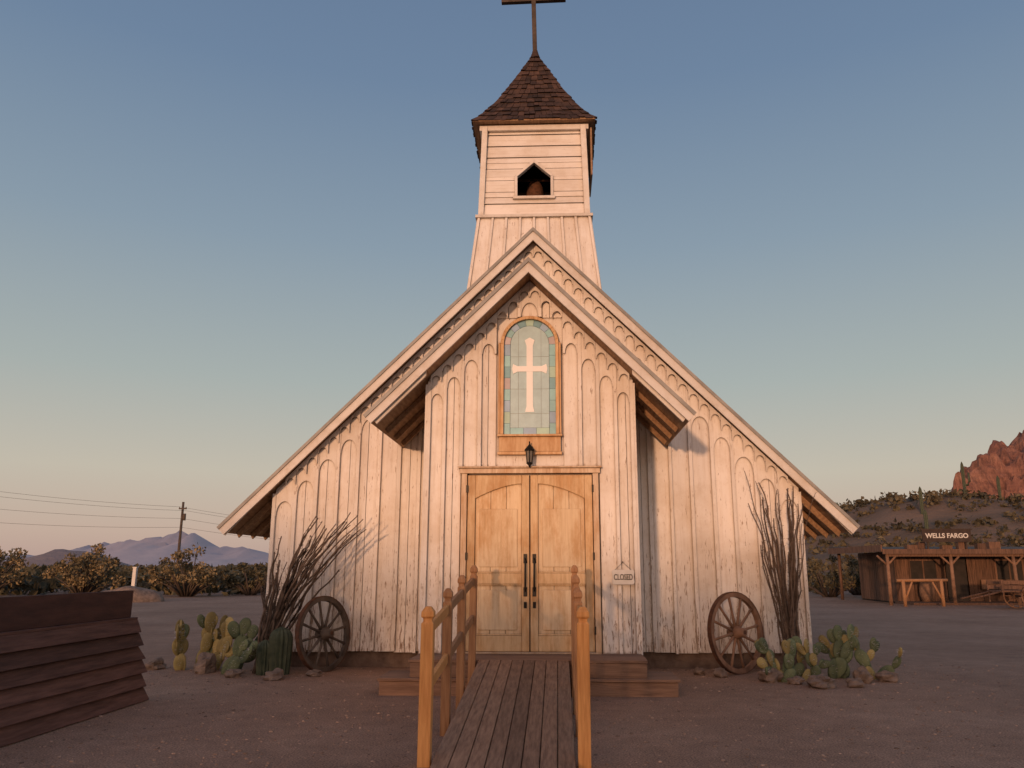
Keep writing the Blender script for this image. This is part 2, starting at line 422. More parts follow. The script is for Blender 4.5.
for k in range(na):
    a0=math.pi*(k+.02)/na; a1=math.pi*(k+.98)/na; am=(a0+a1)/2
    p=[(math.cos(t)*(ho-.002),zs+math.sin(t)*(ho-.002)) for t in (a0,am,a1)]+[(math.cos(t)*(hi+.003),zs+math.sin(t)*(hi+.003)) for t in (a1,am,a0)]
    mb.prism(p,y0,y1,[3,0,2,4,1,4,2,0,3][k])
mb.box(-hi+.003,hi-.003,y0,y1,3.30+.1,zs,5)
mb.prism(archp(hi-.003,zs+.0005,zs+.001),y0,y1,5)
for k in range(3): mb.box(-.27+k*.182,-.27+k*.182+.178,y0,y1,3.302,3.397,[0,2,1][k])
mb.prism(archp(ho-.001,3.3005,zs),y1+.0005,yf-.003,6)
for x in (-.16,.16): mb.box(x-.002,x+.002,y0-.004,y0+.002,3.4,zs+.2,6)
for z in (3.6,3.95,4.42): mb.box(-.27,.27,y0-.0035,y0+.002,z-.002,z+.002,6)
yc=y0-.010
w=.045
mb.prism([(-w-.02,3.62),(w+.02,3.62),(w,3.70),(w,4.2),(-w,4.2),(-w,3.70)],yc,y0+.001,7)
mb.prism([(-w,4.28),(w,4.28),(w,4.58),(w+.025,4.66),(0,4.70),(-w-.025,4.66),(-w,4.58)],yc,y0+.001,7)
mb.prism([(-.17,4.2005),(.17,4.2005),(.235,4.17),(.25,4.24),(.235,4.31),(.17,4.2795),(-.17,4.2795),(-.235,4.31),(-.25,4.24),(-.235,4.17)],yc-.001,y0+.001,7)
mb.obj('stained_glass_window',gl,chapel)
# ---- lantern
mb=MB(); lx,ly=0.0,yf-.16
mb.box(lx-.04,lx+.04,yf-.09,yf-.07,2.93,3.13)
mb.tube([(lx,yf-.08,3.05),(lx,yf-.13,3.16),(lx,ly-.01,3.18),(lx,ly,3.13)],.01,6)
mb.lathe([(.012,3.145),(.03,3.12),(.075,3.07),(.08,3.06),(.06,3.055)],lx,ly,6,0,False)
mb.lathe([(.05,3.054),(.035,2.90)],lx,ly,6,1,False)
mb.lathe([(.045,2.899),(.05,2.885),(.02,2.86),(.008,2.83)],lx,ly,6,0,False)
for k in range(6):
    t=2*math.pi*(k+.5)/6; mb.tube([(lx+.055*math.cos(t),ly+.055*math.sin(t),3.056),(lx+.04*math.cos(t),ly+.04*math.sin(t),2.898)],.006,4)
mb.obj('wall_lantern',['iron','lglass'],chapel)
# ---- tower
YT=13.3; CY=YT+.95
def hw(z): return .985-(z-7.61)*.030
mb=MB(); T0,T1=7.66,9.42
oz0,oz1,ozp,oh=8.02,8.42,8.70,.31
z=T0
def openhalf(zz):
    if zz<=oz0 or zz>=ozp: return 0
    if zz<=oz1: return oh
    return oh*(ozp-zz)/(ozp-oz1)
while z<T1-.01:
    z1=min(z+.232,T1); h=hw((z+z1)/2)
    def clap(x0,x1,za,zb_):
        mb.add([(x0,CY-h-.006,za),(x1,CY-h-.006,za),(x1,CY-h+.018,zb_-.010),(x0,CY-h+.018,zb_-.010),(x0,CY-h+.08,za),(x1,CY-h+.08,za),(x1,CY-h+.08,zb_-.010),(x0,CY-h+.08,zb_-.010)],
          [(0,1,2,3),(4,7,6,5),(0,4,5,1),(3,2,6,7),(0,3,7,4),(1,5,6,2)],0)
    cuts=[z]+[q for q in (oz0,oz1,ozp) if z+.001<q<z1-.001]+[z1]
    for a,b in zip(cuts[:-1],cuts[1:]):
        oa=openhalf(a+.001); ob=openhalf(b-.001)
        if oa==0 and ob==0: clap(-h,h,a,b+.010 if b<z1 else b)
        else:
            yA,yB=CY-h+.003,CY-h+.08
            for s in (-1,1):
                mb.prism([(s*h,a),(s*max(oa,.0),a),(s*max(ob,.0),b-(.010 if b==z1 else 0)),(s*h,b-(.010 if b==z1 else 0))],yA,yB,0)
    for s in (-1,1): mb.box(min(s*h,s*(h-.08)),max(s*h,s*(h-.08)),CY-h+.081,CY+h-.081,z,z1-.008)
    mb.box(-h,h,CY+h-.08,CY+h,z,z1-.008)
    z=z1
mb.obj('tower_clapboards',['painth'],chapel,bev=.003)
mb=MB()
for sx in (-1,1):
    for sy in (-1,1):
        a,b=hw(T0)+.02,hw(T1)+.02
        q=[(a-.10,T0),(a,T0),(b,T1),(b-.10,T1)]
        if sy<0: mb.prism([(sx*p,z_) for p,z_ in q],CY-a-.012,CY-a+.10)
        else: mb.prism([(sx*p,z_) for p,z_ in q],CY+a-.10,CY+a)
mb.box(-1.05,1.05,CY-1.05,CY+1.05,7.60,7.655)
mb.box(-1.0,1.0,CY-1.0,CY+1.0,9.34,9.44)
y0=CY-hw(8.4)-.028
for s in (-1,1):
    mb.prism([(s*(oh-.01),oz0),(s*(oh+.04),oz0),(s*(oh+.04),oz1+.01),(s*(oh-.01),oz1)],y0,y0+.03)
    mb.prism([(s*(oh-.01),oz1),(s*(oh+.04),oz1+.011),(0,ozp+.05),(0,ozp-.01)],y0,y0+.03)
mb.box(-oh-.07,oh+.07,y0-.03,y0+.05,oz0-.05,oz0)
mb.obj('tower_trim',['trim'],chapel,bev=.004)
mb=MB()
def frus(mb,h0,z0,h1,z1,mi=0):
    vs=[(-h0,CY-h0,z0),(h0,CY-h0,z0),(h0,CY+h0,z0),(-h0,CY+h0,z0),(-h1,CY-h1,z1),(h1,CY-h1,z1),(h1,CY+h1,z1),(-h1,CY+h1,z1)]
    mb.add(vs,[(0,1,5,4),(1,2,6,5),(2,3,7,6),(3,0,4,7),(0,3,2,1),(4,5,6,7)],mi)
frus(mb,1.17,6.0,1.0,7.60)
for i in range(9):
    t=-1+2*i/8
    w=.02
    y0_,y1_=CY-1.17,CY-1.0
    xa,xb=t*1.16,t*.985
    mb.add([(xa-w,y0_-.03,6.0),(xa+w,y0_-.03,6.0),(xb+w,y1_-.03,7.6),(xb-w,y1_-.03,7.6),(xa-w,y0_+.01,6.0),(xa+w,y0_+.01,6.0),(xb+w,y1_+.01,7.6),(xb-w,y1_+.01,7.6)],
       [(0,1,2,3),(4,7,6,5),(0,3,7,4),(1,5,6,2),(0,4,5,1),(3,2,6,7)])
    for s in (-1,1):
        X0,X1=s*1.17,s*1.0; yy=CY+t*1.14; yy1=CY+t*.985
        mb.add([(X0+s*.02,yy-w,6.0),(X0+s*.02,yy+w,6.0),(X1+s*.02,yy1+w,7.6),(X1+s*.02,yy1-w,7.6),(X0-s*.01,yy-w,6.0),(X0-s*.01,yy+w,6.0),(X1-s*.01,yy1+w,7.6),(X1-s*.01,yy1-w,7.6)],
           [(0,1,2,3),(4,7,6,5),(0,3,7,4),(1,5,6,2),(0,4,5,1),(3,2,6,7)])
mb.obj('tower_skirt',['paint'],chapel)
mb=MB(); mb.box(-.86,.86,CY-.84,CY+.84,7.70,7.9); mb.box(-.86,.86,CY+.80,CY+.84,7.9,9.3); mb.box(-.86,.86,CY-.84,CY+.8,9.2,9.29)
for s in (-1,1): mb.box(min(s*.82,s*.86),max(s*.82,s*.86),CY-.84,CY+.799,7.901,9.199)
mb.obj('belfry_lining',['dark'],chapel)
mb=MB(); by=CY-.35
mb.lathe([(.02,8.62),(.10,8.60),(.15,8.50),(.17,8.32),(.22,8.18),(.27,8.12),(.25,8.11),(.05,8.2)],0,by,20,0)
mb.tube([(-.8,by,8.66),(.8,by,8.66)],.03,6); mb.blob((0,by,8.09),(.04,.04,.05),0,8,6,0)
mb.obj('church_bell',['rust'],chapel)
mb=MB(); mb.box(1.03,1.06,CY-1.0,CY-.10,8.42,9.36); mb.obj('tower_side_board',['soffit'],chapel)
mb=MB(); E0=9.46; EH=1.10; TIP=11.62
def rh(t): return EH*((1-t)*.87+.13*(1-t)**5)+.02
mb.box(-EH-.02,EH+.02,CY-EH-.02,CY+EH+.02,E0,E0+.03,1)
nc=15
for c in range(nc):
    t0=c/nc; t1=(c+1)/nc; z0=E0+.03+(TIP-E0-.03)*t0; z1=E0+.03+(TIP-E0-.03)*t1
    a=rh(t0); b=rh(t1)
    frus(mb,a-.02,z0,b-.02,z1,0)
    for side in range(4):
        rm=Matrix.Translation((0,CY,0))@Matrix.Rotation(side*math.pi/2,4,'Z')
        x=-a+U(-.05,0)
        while x<a:
            w=U(.09,.16); xa=max(x,-a); xb=min(x+w-.008,a)
            if xb-xa>.02:
                r=b/a; dz=U(-.025,.012); o=U(.018,.04)
                vs=[(xa,-a-o,z0+dz),(xb,-a-o,z0+dz),(xb*r,-b-.004,z1),(xa*r,-b-.004,z1),(xa,-a+.01,z0+dz),(xb,-a+.01,z0+dz),(xb*r,-b+.015,z1),(xa*r,-b+.015,z1)]
                mb.add([rm@Vector(v) for v in vs],[(0,1,2,3),(4,7,6,5),(0,4,5,1),(3,2,6,7),(0,3,7,4),(1,5,6,2)],0)
            x+=w
mb.obj('tower_roof',['shingle','soffit'],chapel)
mb=MB(); mb.lathe([(.11,11.50),(.07,11.62),(.05,11.70)],0,CY,8,0,False)
rt=Matrix.Translation((0,CY,11.5))@Matrix.Rotation(math.radians(-1.2),4,'Y')
mb.box(-.045,.045,-.045,.045,0,2.25,1,rt)
mb.box(-.66,.66,-.05,.05,1.33,1.42,1,rt)
mb.obj('steeple_cross',['shingle','bark'],chapel,bev=.006)

# ---------------------------------------------------------------- porch deck
pd=empty('porch_deck')
mb=MB(); y=10.2; 
while y<10.97:
    mb.box(-1.45+U(-.01,.01),1.45+U(-.01,.01),y,y+.132,.375,.41); y+=.138
mb.box(-1.44,1.44,10.21,10.245,.20,.373); mb.box(-1.44,-1.40,10.246,10.95,.20,.373); mb.box(1.40,1.44,10.246,10.95,.20,.373)
mb.obj('deck',['deckx'],pd,bev=.004)
mb=MB()
for k in range(2): mb.box(-1.82+U(-.01,.01),1.82+U(-.01,.01),10.14+k*.145,10.14+k*.145+.14,.165,.20)
for s in (-1,1):
    for k in range(3): mb.box(min(s*1.46,s*1.82),max(s*1.46,s*1.82),10.437+k*.16,10.437+k*.16+.155,.165,.20)
mb.box(-1.8,1.8,10.16,10.20,-.05,.163)
for s in (-1,1): mb.box(s*1.78-.02,s*1.78+.02,10.201,10.9,-.05,.163)
mb.obj('step',['deckx'],pd,bev=.004)

# ---------------------------------------------------------------- ramp
rp=empty('wooden_ramp')
mb=MB(); ya,yb=5.9,10.19; za,zb2=-.01,.408
xl,xr=-.60,.50; nb=8; w=(xr-xl)/nb
slope=lambda y: za+(zb2-za)*(y-ya)/(yb-ya)
for i in range(nb):
    x0=xl+i*w+.004; x1=xl+(i+1)*w-.004; d=U(-.003,.003)
    mb.prismx([(ya+U(-.02,.02),slope(ya)+d),(yb,slope(yb)+d),(yb,slope(yb)-.035),(ya,slope(ya)-.035)],x0,x1)
for x in (xl-.0,xr-.04):
    mb.prismx([(ya+.3,slope(ya+.3)-.037),(yb,slope(yb)-.037),(yb,slope(yb)-.17),(ya+.3,slope(ya+.3)-.06)],x,x+.04)
mb.obj('ramp_deck',['ramp'],rp,bev=.004)
mb=MB()
for sx,xx in ((-1,-.675),(1,.57)):
    ys=(6.68,7.85,9.0,10.12)
    for j,y in enumerate(ys):
        s_=.05 if j==0 else .043
        zt=slope(y)+1.13; mi=0 if j in(0,) else 1
        tx=U(-.008,.008)
        def ringv(h,z,t=tx): return [(xx-h+t*z,y-h,z),(xx+h+t*z,y-h,z),(xx+h+t*z,y+h,z),(xx-h+t*z,y+h,z)]
        levels=[(s_,-.1),(s_,zt-.13),(s_*.72,zt-.12),(s_*.72,zt-.09),(s_*1.05,zt-.08),(s_*1.0,zt-.04),(s_*.45,zt)]
        vs=[];fs=[]
        for h,z in levels: vs+=ringv(h,z)
        for l in range(len(levels)-1):
            for k in range(4): fs.append((l*4+k,l*4+(k+1)%4,(l+1)*4+(k+1)%4,(l+1)*4+k))
        fs.append((3,2,1,0)); q=(len(levels)-1)*4; fs.append((q,q+1,q+2,q+3))
        mb.add(vs,fs,mi)
    for j in range(3):
        y0,y1=ys[j]+.05,ys[j+1]-.045
        for hgt,th in ((.94,.09),(.50,.09)):
            mb.prismx([(y0,slope(y0)+hgt-th/2),(y1,slope(y1)+hgt-th/2),(y1,slope(y1)+hgt+th/2),(y0,slope(y0)+hgt+th/2)],xx-.02,xx+.02,0 if j==0 else 1)
mb.obj('handrails',['post','postg'],rp,bev=.005)

# ---------------------------------------------------------------- closed sign
sg=empty('closed_sign')
mb=MB(); cx=1.235; cz=1.38
mb.prism([(cx-.15,cz-.07),(cx-.13,cz-.095),(cx+.13,cz-.095),(cx+.15,cz-.07),(cx+.14,cz),(cx+.15,cz+.07),(cx+.13,cz+.095),(cx-.13,cz+.095),(cx-.15,cz+.07),(cx-.14,cz)],10.895,10.915,0)
mb.tube([(cx-.11,10.905,cz+.09),(cx,10.92,cz+.19),(cx+.11,10.905,cz+.09)],.004,4,1); mb.tube([(cx,10.96,cz+.195),(cx,10.91,cz+.195)],.008,6,1)
mb.obj('board',['signw','iron'],sg,bev=.002)
def text(body,size,loc,rot,matk,name,parent,ext=.003,off=0):
    c=bpy.data.curves.new(name,'FONT'); c.body=body; c.size=size; c.extrude=ext; c.offset=off; c.align_x='CENTER'; c.align_y='CENTER'
    o=bpy.data.objects.new(name,c); scene.collection.objects.link(o); o.location=loc; o.rotation_euler=rot; o.parent=parent
    c.materials.append(M[matk]); return o
t_=text('CLOSED',.080,(cx,10.892,cz-.003),(math.pi/2,0,0),'iron','lettering',sg,.003,.001); t_.scale=(.84,1.3,1)

# ---------------------------------------------------------------- wheels
def wheel(name,loc,rot,r,mw):
    e=empty(name,loc); e.rotation_euler=rot
    mb=MB(); n=40; ro,ri=r-.012,r-.075
    for k in range(n):
        a0,a1=2*math.pi*k/n,2*math.pi*(k+1)/n
        for o_,i_,t,mi in ((ro,ri,.030,0),(r,ro,.034,1)):
            c=[(math.cos(a0),math.sin(a0)),(math.cos(a1),math.sin(a1))]
            vs=[]
            for y in (-t,t):
                vs+=[(c[0][0]*i_,y,c[0][1]*i_),(c[0][0]*o_,y,c[0][1]*o_),(c[1][0]*o_,y,c[1][1]*o_),(c[1][0]*i_,y,c[1][1]*i_)]
            mb.add(vs,[(0,1,2,3),(7,6,5,4),(1,5,6,2),(0,3,7,4)],mi)
    mb.obj('rim',[mw,'rust'],e,recalc=True)
    mb=MB()
    for k in range(12):
        a=2*math.pi*(k+.3)/12; d=Vector((math.cos(a),0,math.sin(a)))
        mb.tube([d*.07,d*.2,d*(ri*.7),d*(ri+.01)],[.026,.021,.018,.022],7)
    mb.obj('spokes',[mw],e)
    mb=MB()
    P=[(.05,-.16),(.06,-.155),(.065,-.09),(.09,-.06),(.095,.06),(.065,.09),(.055,.13),(.05,.135)]
    mb.lathe(P,0,0,16,0)
    mb.v=[(v[0],v[2],v[1]) for v in mb.v]
    mb2=MB(); mb2.lathe([(.03,-.165),(.03,-.15)],0,0,12,1); mb2.v=[(v[0],v[2],v[1]) for v in mb2.v]
    mb.add(mb2.v,mb2.f,1)
    mb.obj('hub',[mw,'rust'],e)
    return e
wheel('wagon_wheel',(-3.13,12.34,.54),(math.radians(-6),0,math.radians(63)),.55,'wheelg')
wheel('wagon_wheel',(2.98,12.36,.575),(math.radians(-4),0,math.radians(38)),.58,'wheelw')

# ---------------------------------------------------------------- ocotillo
def ocotillo(name,base,tips):
    mb=MB()
    for (dx,dy,h,curve,r0) in tips:
        p0=Vector(base)+Vector((U(-.10,.10),U(-.08,.08),-.03)); tip=Vector(base)+Vector((dx,dy,h))
        ctrl=Vector(base)+Vector((dx*curve+U(-.05,.05),dy*curve+U(-.05,.05),h*.55))
        path=[];rad=[]
        n=14
        for k in range(n+1):
            t=k/n
            p=p0*(1-t)**2+ctrl*2*t*(1-t)+tip*t*t
            w=.03*min(1,t*3)
            p+=Vector((noise.noise(p*3+Vector((dx*9,0,0)))*w*2.2,noise.noise(p*3+Vector((0,dx*9,5)))*w*2,0))
            path.append(p); rad.append(r0*(1-t*.68)*(1+.2*noise.noise(p*14)))
        mb.tube(path,rad,6)
        for k in range(1,n):
            for q in range(3):
                p=path[k].lerp(path[k+1],R()); a=U(0,6.28)
                d=Vector((math.cos(a),math.sin(a),.4))*(rad[k]+.03)
                mb.tube([p,p+d],[.0045,.001],3,cap=False)
    return mb.obj(name,['ocot'],recalc=False)
t=[]
for i in range(38):
    f=R()
    t.append((-.10+1.35*f**1.25+U(-.08,.08),U(-.35,.3),(1.15+1.1*math.sin(min(1,f*1.15)*math.pi*.62))*U(.66,1.04),U(.12,.38),U(.018,.032)))
for i in range(10): t.append((U(.8,1.5),U(-.2,.2),U(1.9,2.45),.25,.022))
ocotillo('ocotillo',(-3.98,12.2,0),t)
t=[]
for i in range(26):
    f=R(); t.append((-.40+.62*f+U(-.05,.05),U(-.25,.3),U(1.7,2.75),U(.2,.6),U(.016,.027)))
t+=[(.48,-.1,2.6,.2,.012),(.3,.0,2.2,.2,.012),(-.5,0,2.95,.5,.014),(-.35,.1,2.8,.6,.014)]
ocotillo('ocotillo',(3.78,12.35,0),t)

# ---------------------------------------------------------------- prickly pears
def pad(mb,base,ang,yaw,w,h,mi=0):
    rm=Matrix.Rotation(yaw,4,'Z')@Matrix.Rotation(ang,4,'Y')
    nu,nv=12,8; vs=[];fs=[]
    vs.append(Vector((0,0,0)))
    for j in range(1,nv):
        t=j/nv; z=h*(1-math.cos(math.pi*t))/2; r=math.sin(math.pi*t)*(.72+.35*t)
        for i in range(nu):
            a=2*math.pi*i/nu; vs.append(Vector((math.cos(a)*r*w/2,math.sin(a)*r*.024,z)))
    vs.append(Vector((0,0,h)))
    for i in range(nu): fs.append((0,1+(i+1)%nu,1+i))
    for j in range(nv-2):
        for i in range(nu): fs.append((1+j*nu+i,1+j*nu+(i+1)%nu,1+(j+1)*nu+(i+1)%nu,1+(j+1)*nu+i))
    for i in range(nu): fs.append((1+(nv-2)*nu+i,1+(nv-2)*nu+(i+1)%nu,len(vs)-1))
    mb.add([rm@v+Vector(base) for v in vs],fs,mi,True)
    for q in range(10):
        a=U(0,6.28); rr=U(0,.8); zz=h*(.5+.42*math.sin(a)*rr); xx=w*.42*math.cos(a)*rr
        for sd_ in (-1,1):
            p=rm@Vector((xx,sd_*.02,zz))+Vector(base); q2=rm@Vector((xx+U(-.015,.015),sd_*.05,zz+U(-.01,.02)))+Vector(base)
            mb.tube([p,q2],[.0022,.0006],3,2,cap=False)
    return lambda off,k: rm@Vector((off*w*.45,0,h*k))+Vector(base)
def pear(name,c,spread,n,hmax,mk_,mk2=None,sz0=.2,sz1=.3):
    mb=MB()
    for i in range(n):
        a=U(0,6.28); rr=spread*math.sqrt(R()); b=Vector(c)+Vector((math.cos(a)*rr,math.sin(a)*rr*.6,-.02))
        def grow(b,ang,yaw,lv,sz):
            w=sz*U(.68,.9); h=sz*U(1.0,1.25)
            f=pad(mb,b,ang,yaw,w,h,0 if (mk2 is None or R()<.8) else 1)
            if lv>0 and b[2]+h*1.6<hmax+.15:
                for q in range(random.choice((1,2,2))):
                    off=U(-.8,.8); k=.97-.25*abs(off)
                    grow(f(off,k),ang+off*.6+U(-.3,.3),yaw+U(-.9,.9),lv-1,sz*U(.75,.98))
        grow(b,U(-.9,.9),U(-.8,.8),2,U(sz0,sz1))
    return mb.obj(name,[mk_,mk2 or mk_,'signw'],recalc=False)
pear('prickly_pear_cactus',(-5.05,12.55,0),.36,9,.68,'peary','pearg',.22,.31)
pear('prickly_pear_cactus',(-4.42,12.05,0),.14,4,.78,'pearg',None,.2,.3)
pear('prickly_pear_cactus',(3.75,11.6,0),.42,7,.50,'pearg','peary',.18,.28)
pear('prickly_pear_cactus',(4.45,11.9,0),.32,7,.78,'pearg','peary',.22,.32)
def ribbed(name,c,r,h,arms=(),n=14):
    mb=MB()
    def col(pathf,r,steps,h):
        vs=[];fs=[];nn=n*2
        for j in range(steps+1):
            t=j/steps; p,sc=pathf(t)
            for i in range(nn):
                a=2*math.pi*i/nn; q=r*sc*(1.0 if i%2 else .82); vs.append((p[0]+math.cos(a)*q,p[1]+math.sin(a)*q,p[2]))
        for j in range(steps):
            for i in range(nn): fs.append((j*nn+i,j*nn+(i+1)%nn,(j+1)*nn+(i+1)%nn,(j+1)*nn+i))
        fs.append(tuple(steps*nn+i for i in range(nn)))
        mb.add(vs,fs,0,False)
    col(lambda t:((c[0],c[1],c[2]+h*t),(.85+.15*math.sin(t*math.pi*.6))*math.sqrt(max(0.02,1-max(0,(t-.75)/.25)**2))),r,14,h)
    for (s,z0,z1,L) in arms:
        mb.tube([(c[0],c[1],c[2]+z0),(c[0]+s*L*.7,c[1],c[2]+z0+.05),(c[0]+s*L,c[1],c[2]+z0+.5),(c[0]+s*L,c[1],c[2]+z1)],[r*.7,r*.75,r*.75,r*.5],10,0)
    return mb.obj(name,['cact'],recalc=True)
ribbed('barrel_cactus',(-3.66,12.02,-.02),.17,.68)
ribbed('barrel_cactus',(-3.88,12.0,-.02),.12,.50)
def rock(c,r):
    mb=MB(); mb.blob((0,0,0),r,0,14,10,.28,None,False,seed=U(0,50)); mb.obj('rock',['rock'],loc=c,rot=(0,0,U(0,3)))
for c,r in (((-4.82,12.2,.10),(.20,.15,.16)),((-3.55,11.55,.04),(.22,.14,.08)),((-5.75,12.6,.05),(.15,.12,.08)),((-4.2,11.7,.04),(.12,.1,.07)),((-3.1,11.9,.03),(.14,.1,.06)),
            ((3.22,11.55,.07),(.16,.13,.11)),((3.76,11.05,.06),(.22,.15,.10)),((4.45,11.5,.08),(.13,.11,.12)),((4.2,11.1,.04),(.12,.1,.07)),((2.65,12.0,.05),(.12,.1,.07)),((3.5,11.3,.04),(.1,.08,.06)),((2.4,12.25,.04),(.12,.08,.06)),((4.8,11.6,.05),(.14,.1,.08))):
    rock(c,r)

# ---------------------------------------------------------------- bleacher at left
bl=empty('wooden_bleacher')
mb=MB(); y0,y1=3.6,9.68
def lean(z): return -4.42-.22*z
nbd=6; hh=.155
for i in range(nbd):
    z0=.01+i*(hh-.005); z1=z0+hh-.012
    o0=.045
    mb.add([(lean(z0)+o0,y0,z0),(lean(z0)+o0,y1+U(-.04,.04),z0),(lean(z1)+.0,y1+U(-.03,.03),z1),(lean(z1)+.0,y0,z1),(lean(z0)-.03,y0,z0),(lean(z0)-.03,y1,z0),(lean(z1)-.04,y1,z1),(lean(z1)-.04,y0,z1)],
      [(0,1,2,3),(4,7,6,5),(0,4,5,1),(3,2,6,7),(0,3,7,4),(1,5,6,2)],0)
zt=.90
mb.box(lean(zt)-.12,lean(zt)+.0,y0,y1+.02,zt,zt+.03)
mb.obj('side_planks',['redwood'],bl,bev=.005)
mb=MB(); xb=lean(zt)-.05
mb.box(xb-.04,xb,y0,y1-.05,.932,1.24); 
for y in (4.5,6.2,7.9,9.4): mb.box(xb-.13,xb-.045,y,y+.09,-.02,1.2)
for y in (4.5,6.2,7.9,9.4):
    mb.add([(-4.5,y,0),(-4.56,y,0),(-4.72,y,.88),(-4.66,y,.88),(-4.5,y+.05,0),(-4.56,y+.05,0),(-4.72,y+.05,.88),(-4.66,y+.05,.88)],[(0,1,2,3),(4,7,6,5),(0,4,5,1),(3,2,6,7),(0,3,7,4),(1,5,6,2)])
mb.obj('back_panel',['redwoodd'],bl,bev=.004)

# ---------------------------------------------------------------- ground and terrain
def ss(a,b,x): t=max(0,min(1,(x-a)/(b-a))); return t*t*(3-2*t)
mb=MB()
gx=[-6000,-2500,-1000,-400,-150]+[-60+6*i for i in range(21)]+[150,400,1000,2500,6000]
gy=[-3000,-800,-200,-60]+[-20+5*i for i in range(25)]+[160,300,800,2000,7000]
vs=[(x,y,0 if (abs(x)<14 and -8<y<34) else .06*noise.noise(Vector((x*.12,y*.12,0)))) for y in gy for x in gx]
nx=len(gx); fs=[(j*nx+i,j*nx+i+1,(j+1)*nx+i+1,(j+1)*nx+i) for j in range(len(gy)-1) for i in range(nx-1)]
mb.add(vs,fs,0,True); mb.obj('ground',['ground'],recalc=False)
def hh_(x,y):
    h=11.5*ss(8,60,x)*ss(48,135,y)
    h+=6*ss(60,160,x)*ss(90,180,y)
    h*=1+.22*noise.noise(Vector((x*.03,y*.03,1)))
    return h+ (1.1*noise.noise(Vector((x*.09,y*.09,3))))*ss(10,40,x)*ss(50,80,y)-.25
mb=MB(); nx,ny=80,50
vs=[(5+i*4,46+j*4,hh_(5+i*4,46+j*4)) for j in range(ny) for i in range(nx)]
mb.add(vs,[(j*nx+i,j*nx+i+1,(j+1)*nx+i+1,(j+1)*nx+i) for j in range(ny-1) for i in range(nx-1)],0,True)
mb.obj('hill',['hill'],recalc=False)
mb=MB(); nx,ny=160,60
def rk(x,y):
    xl_=x-95-(y-206)*.55
    xx=xl_+3*noise.noise(Vector((x*.09,y*.09,0)))+1.6*noise.noise(Vector((x*.3,y*.3,4)))
    yy=y-206+5*noise.noise(Vector((x*.09,y*.05,9)))+2.5*noise.noise(Vector((x*.3,y*.1,7)))
    e=min(xx,yy,(330-x),(290-y))
    h=12
    for a,b,dh in ((0,1.2,6),(3,5,4),(6,7.5,5),(10,11.5,3),(13,17,4),(19,26,4)): h+=dh*ss(a,b,e)
    pk=noise.noise(Vector((x*.13,y*.13,2)))+.7*noise.noise(Vector((x*.32,y*.32,5)))
    h+=4.2*pk*ss(0,6,e)+1.6*noise.noise(Vector((x*.6,y*.6,2)))*ss(0,3,e)
    return h if e>-4 else 10
vs=[(90+i*.8,200+j*1.1,rk(90+i*.8,200+j*1.1)) for j in range(ny) for i in range(nx)]
mb.add(vs,[(j*nx+i,j*nx+i+1,(j+1)*nx+i+1,(j+1)*nx+i) for j in range(ny-1) for i in range(nx-1)],0,False)
mb.obj('red_rock_butte',['redrock'],recalc=False)
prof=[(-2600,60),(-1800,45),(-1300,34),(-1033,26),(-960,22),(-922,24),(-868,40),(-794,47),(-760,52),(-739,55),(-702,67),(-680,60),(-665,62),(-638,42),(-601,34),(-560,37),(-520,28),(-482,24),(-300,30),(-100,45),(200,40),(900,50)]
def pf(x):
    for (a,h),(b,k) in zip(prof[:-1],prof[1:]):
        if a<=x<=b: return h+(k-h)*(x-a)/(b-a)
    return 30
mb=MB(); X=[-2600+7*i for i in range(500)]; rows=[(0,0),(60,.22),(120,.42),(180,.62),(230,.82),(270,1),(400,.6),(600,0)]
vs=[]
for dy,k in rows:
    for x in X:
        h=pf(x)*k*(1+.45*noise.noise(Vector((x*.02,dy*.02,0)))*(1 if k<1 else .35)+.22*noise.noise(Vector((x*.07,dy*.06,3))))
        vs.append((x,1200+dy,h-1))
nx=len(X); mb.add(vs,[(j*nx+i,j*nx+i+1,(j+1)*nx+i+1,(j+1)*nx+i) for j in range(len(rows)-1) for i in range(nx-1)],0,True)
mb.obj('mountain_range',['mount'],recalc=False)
mb=MB(); nx,ny=60,16
vs=[]
for j in range(ny):
    for i in range(nx):
        x=-420+i*5; y=420+j*8; 
        h=11*math.exp(-((x+290)/26)**2)*math.exp(-((y-480)/35)**2)*(1+.3*noise.noise(Vector((x*.07,y*.07,0))))+5*math.exp(-((x+340)/40)**2)*math.exp(-((y-480)/35)**2)+3.5*math.exp(-((x+190)/20)**2)*math.exp(-((y-480)/35)**2)
        vs.append((x,y,h-.3))
mb.add(vs,[(j*nx+i,j*nx+i+1,(j+1)*nx+i+1,(j+1)*nx+i) for j in range(ny-1) for i in range(nx-1)],0,True)
mb.obj('distant_hill',['butte'],recalc=False)

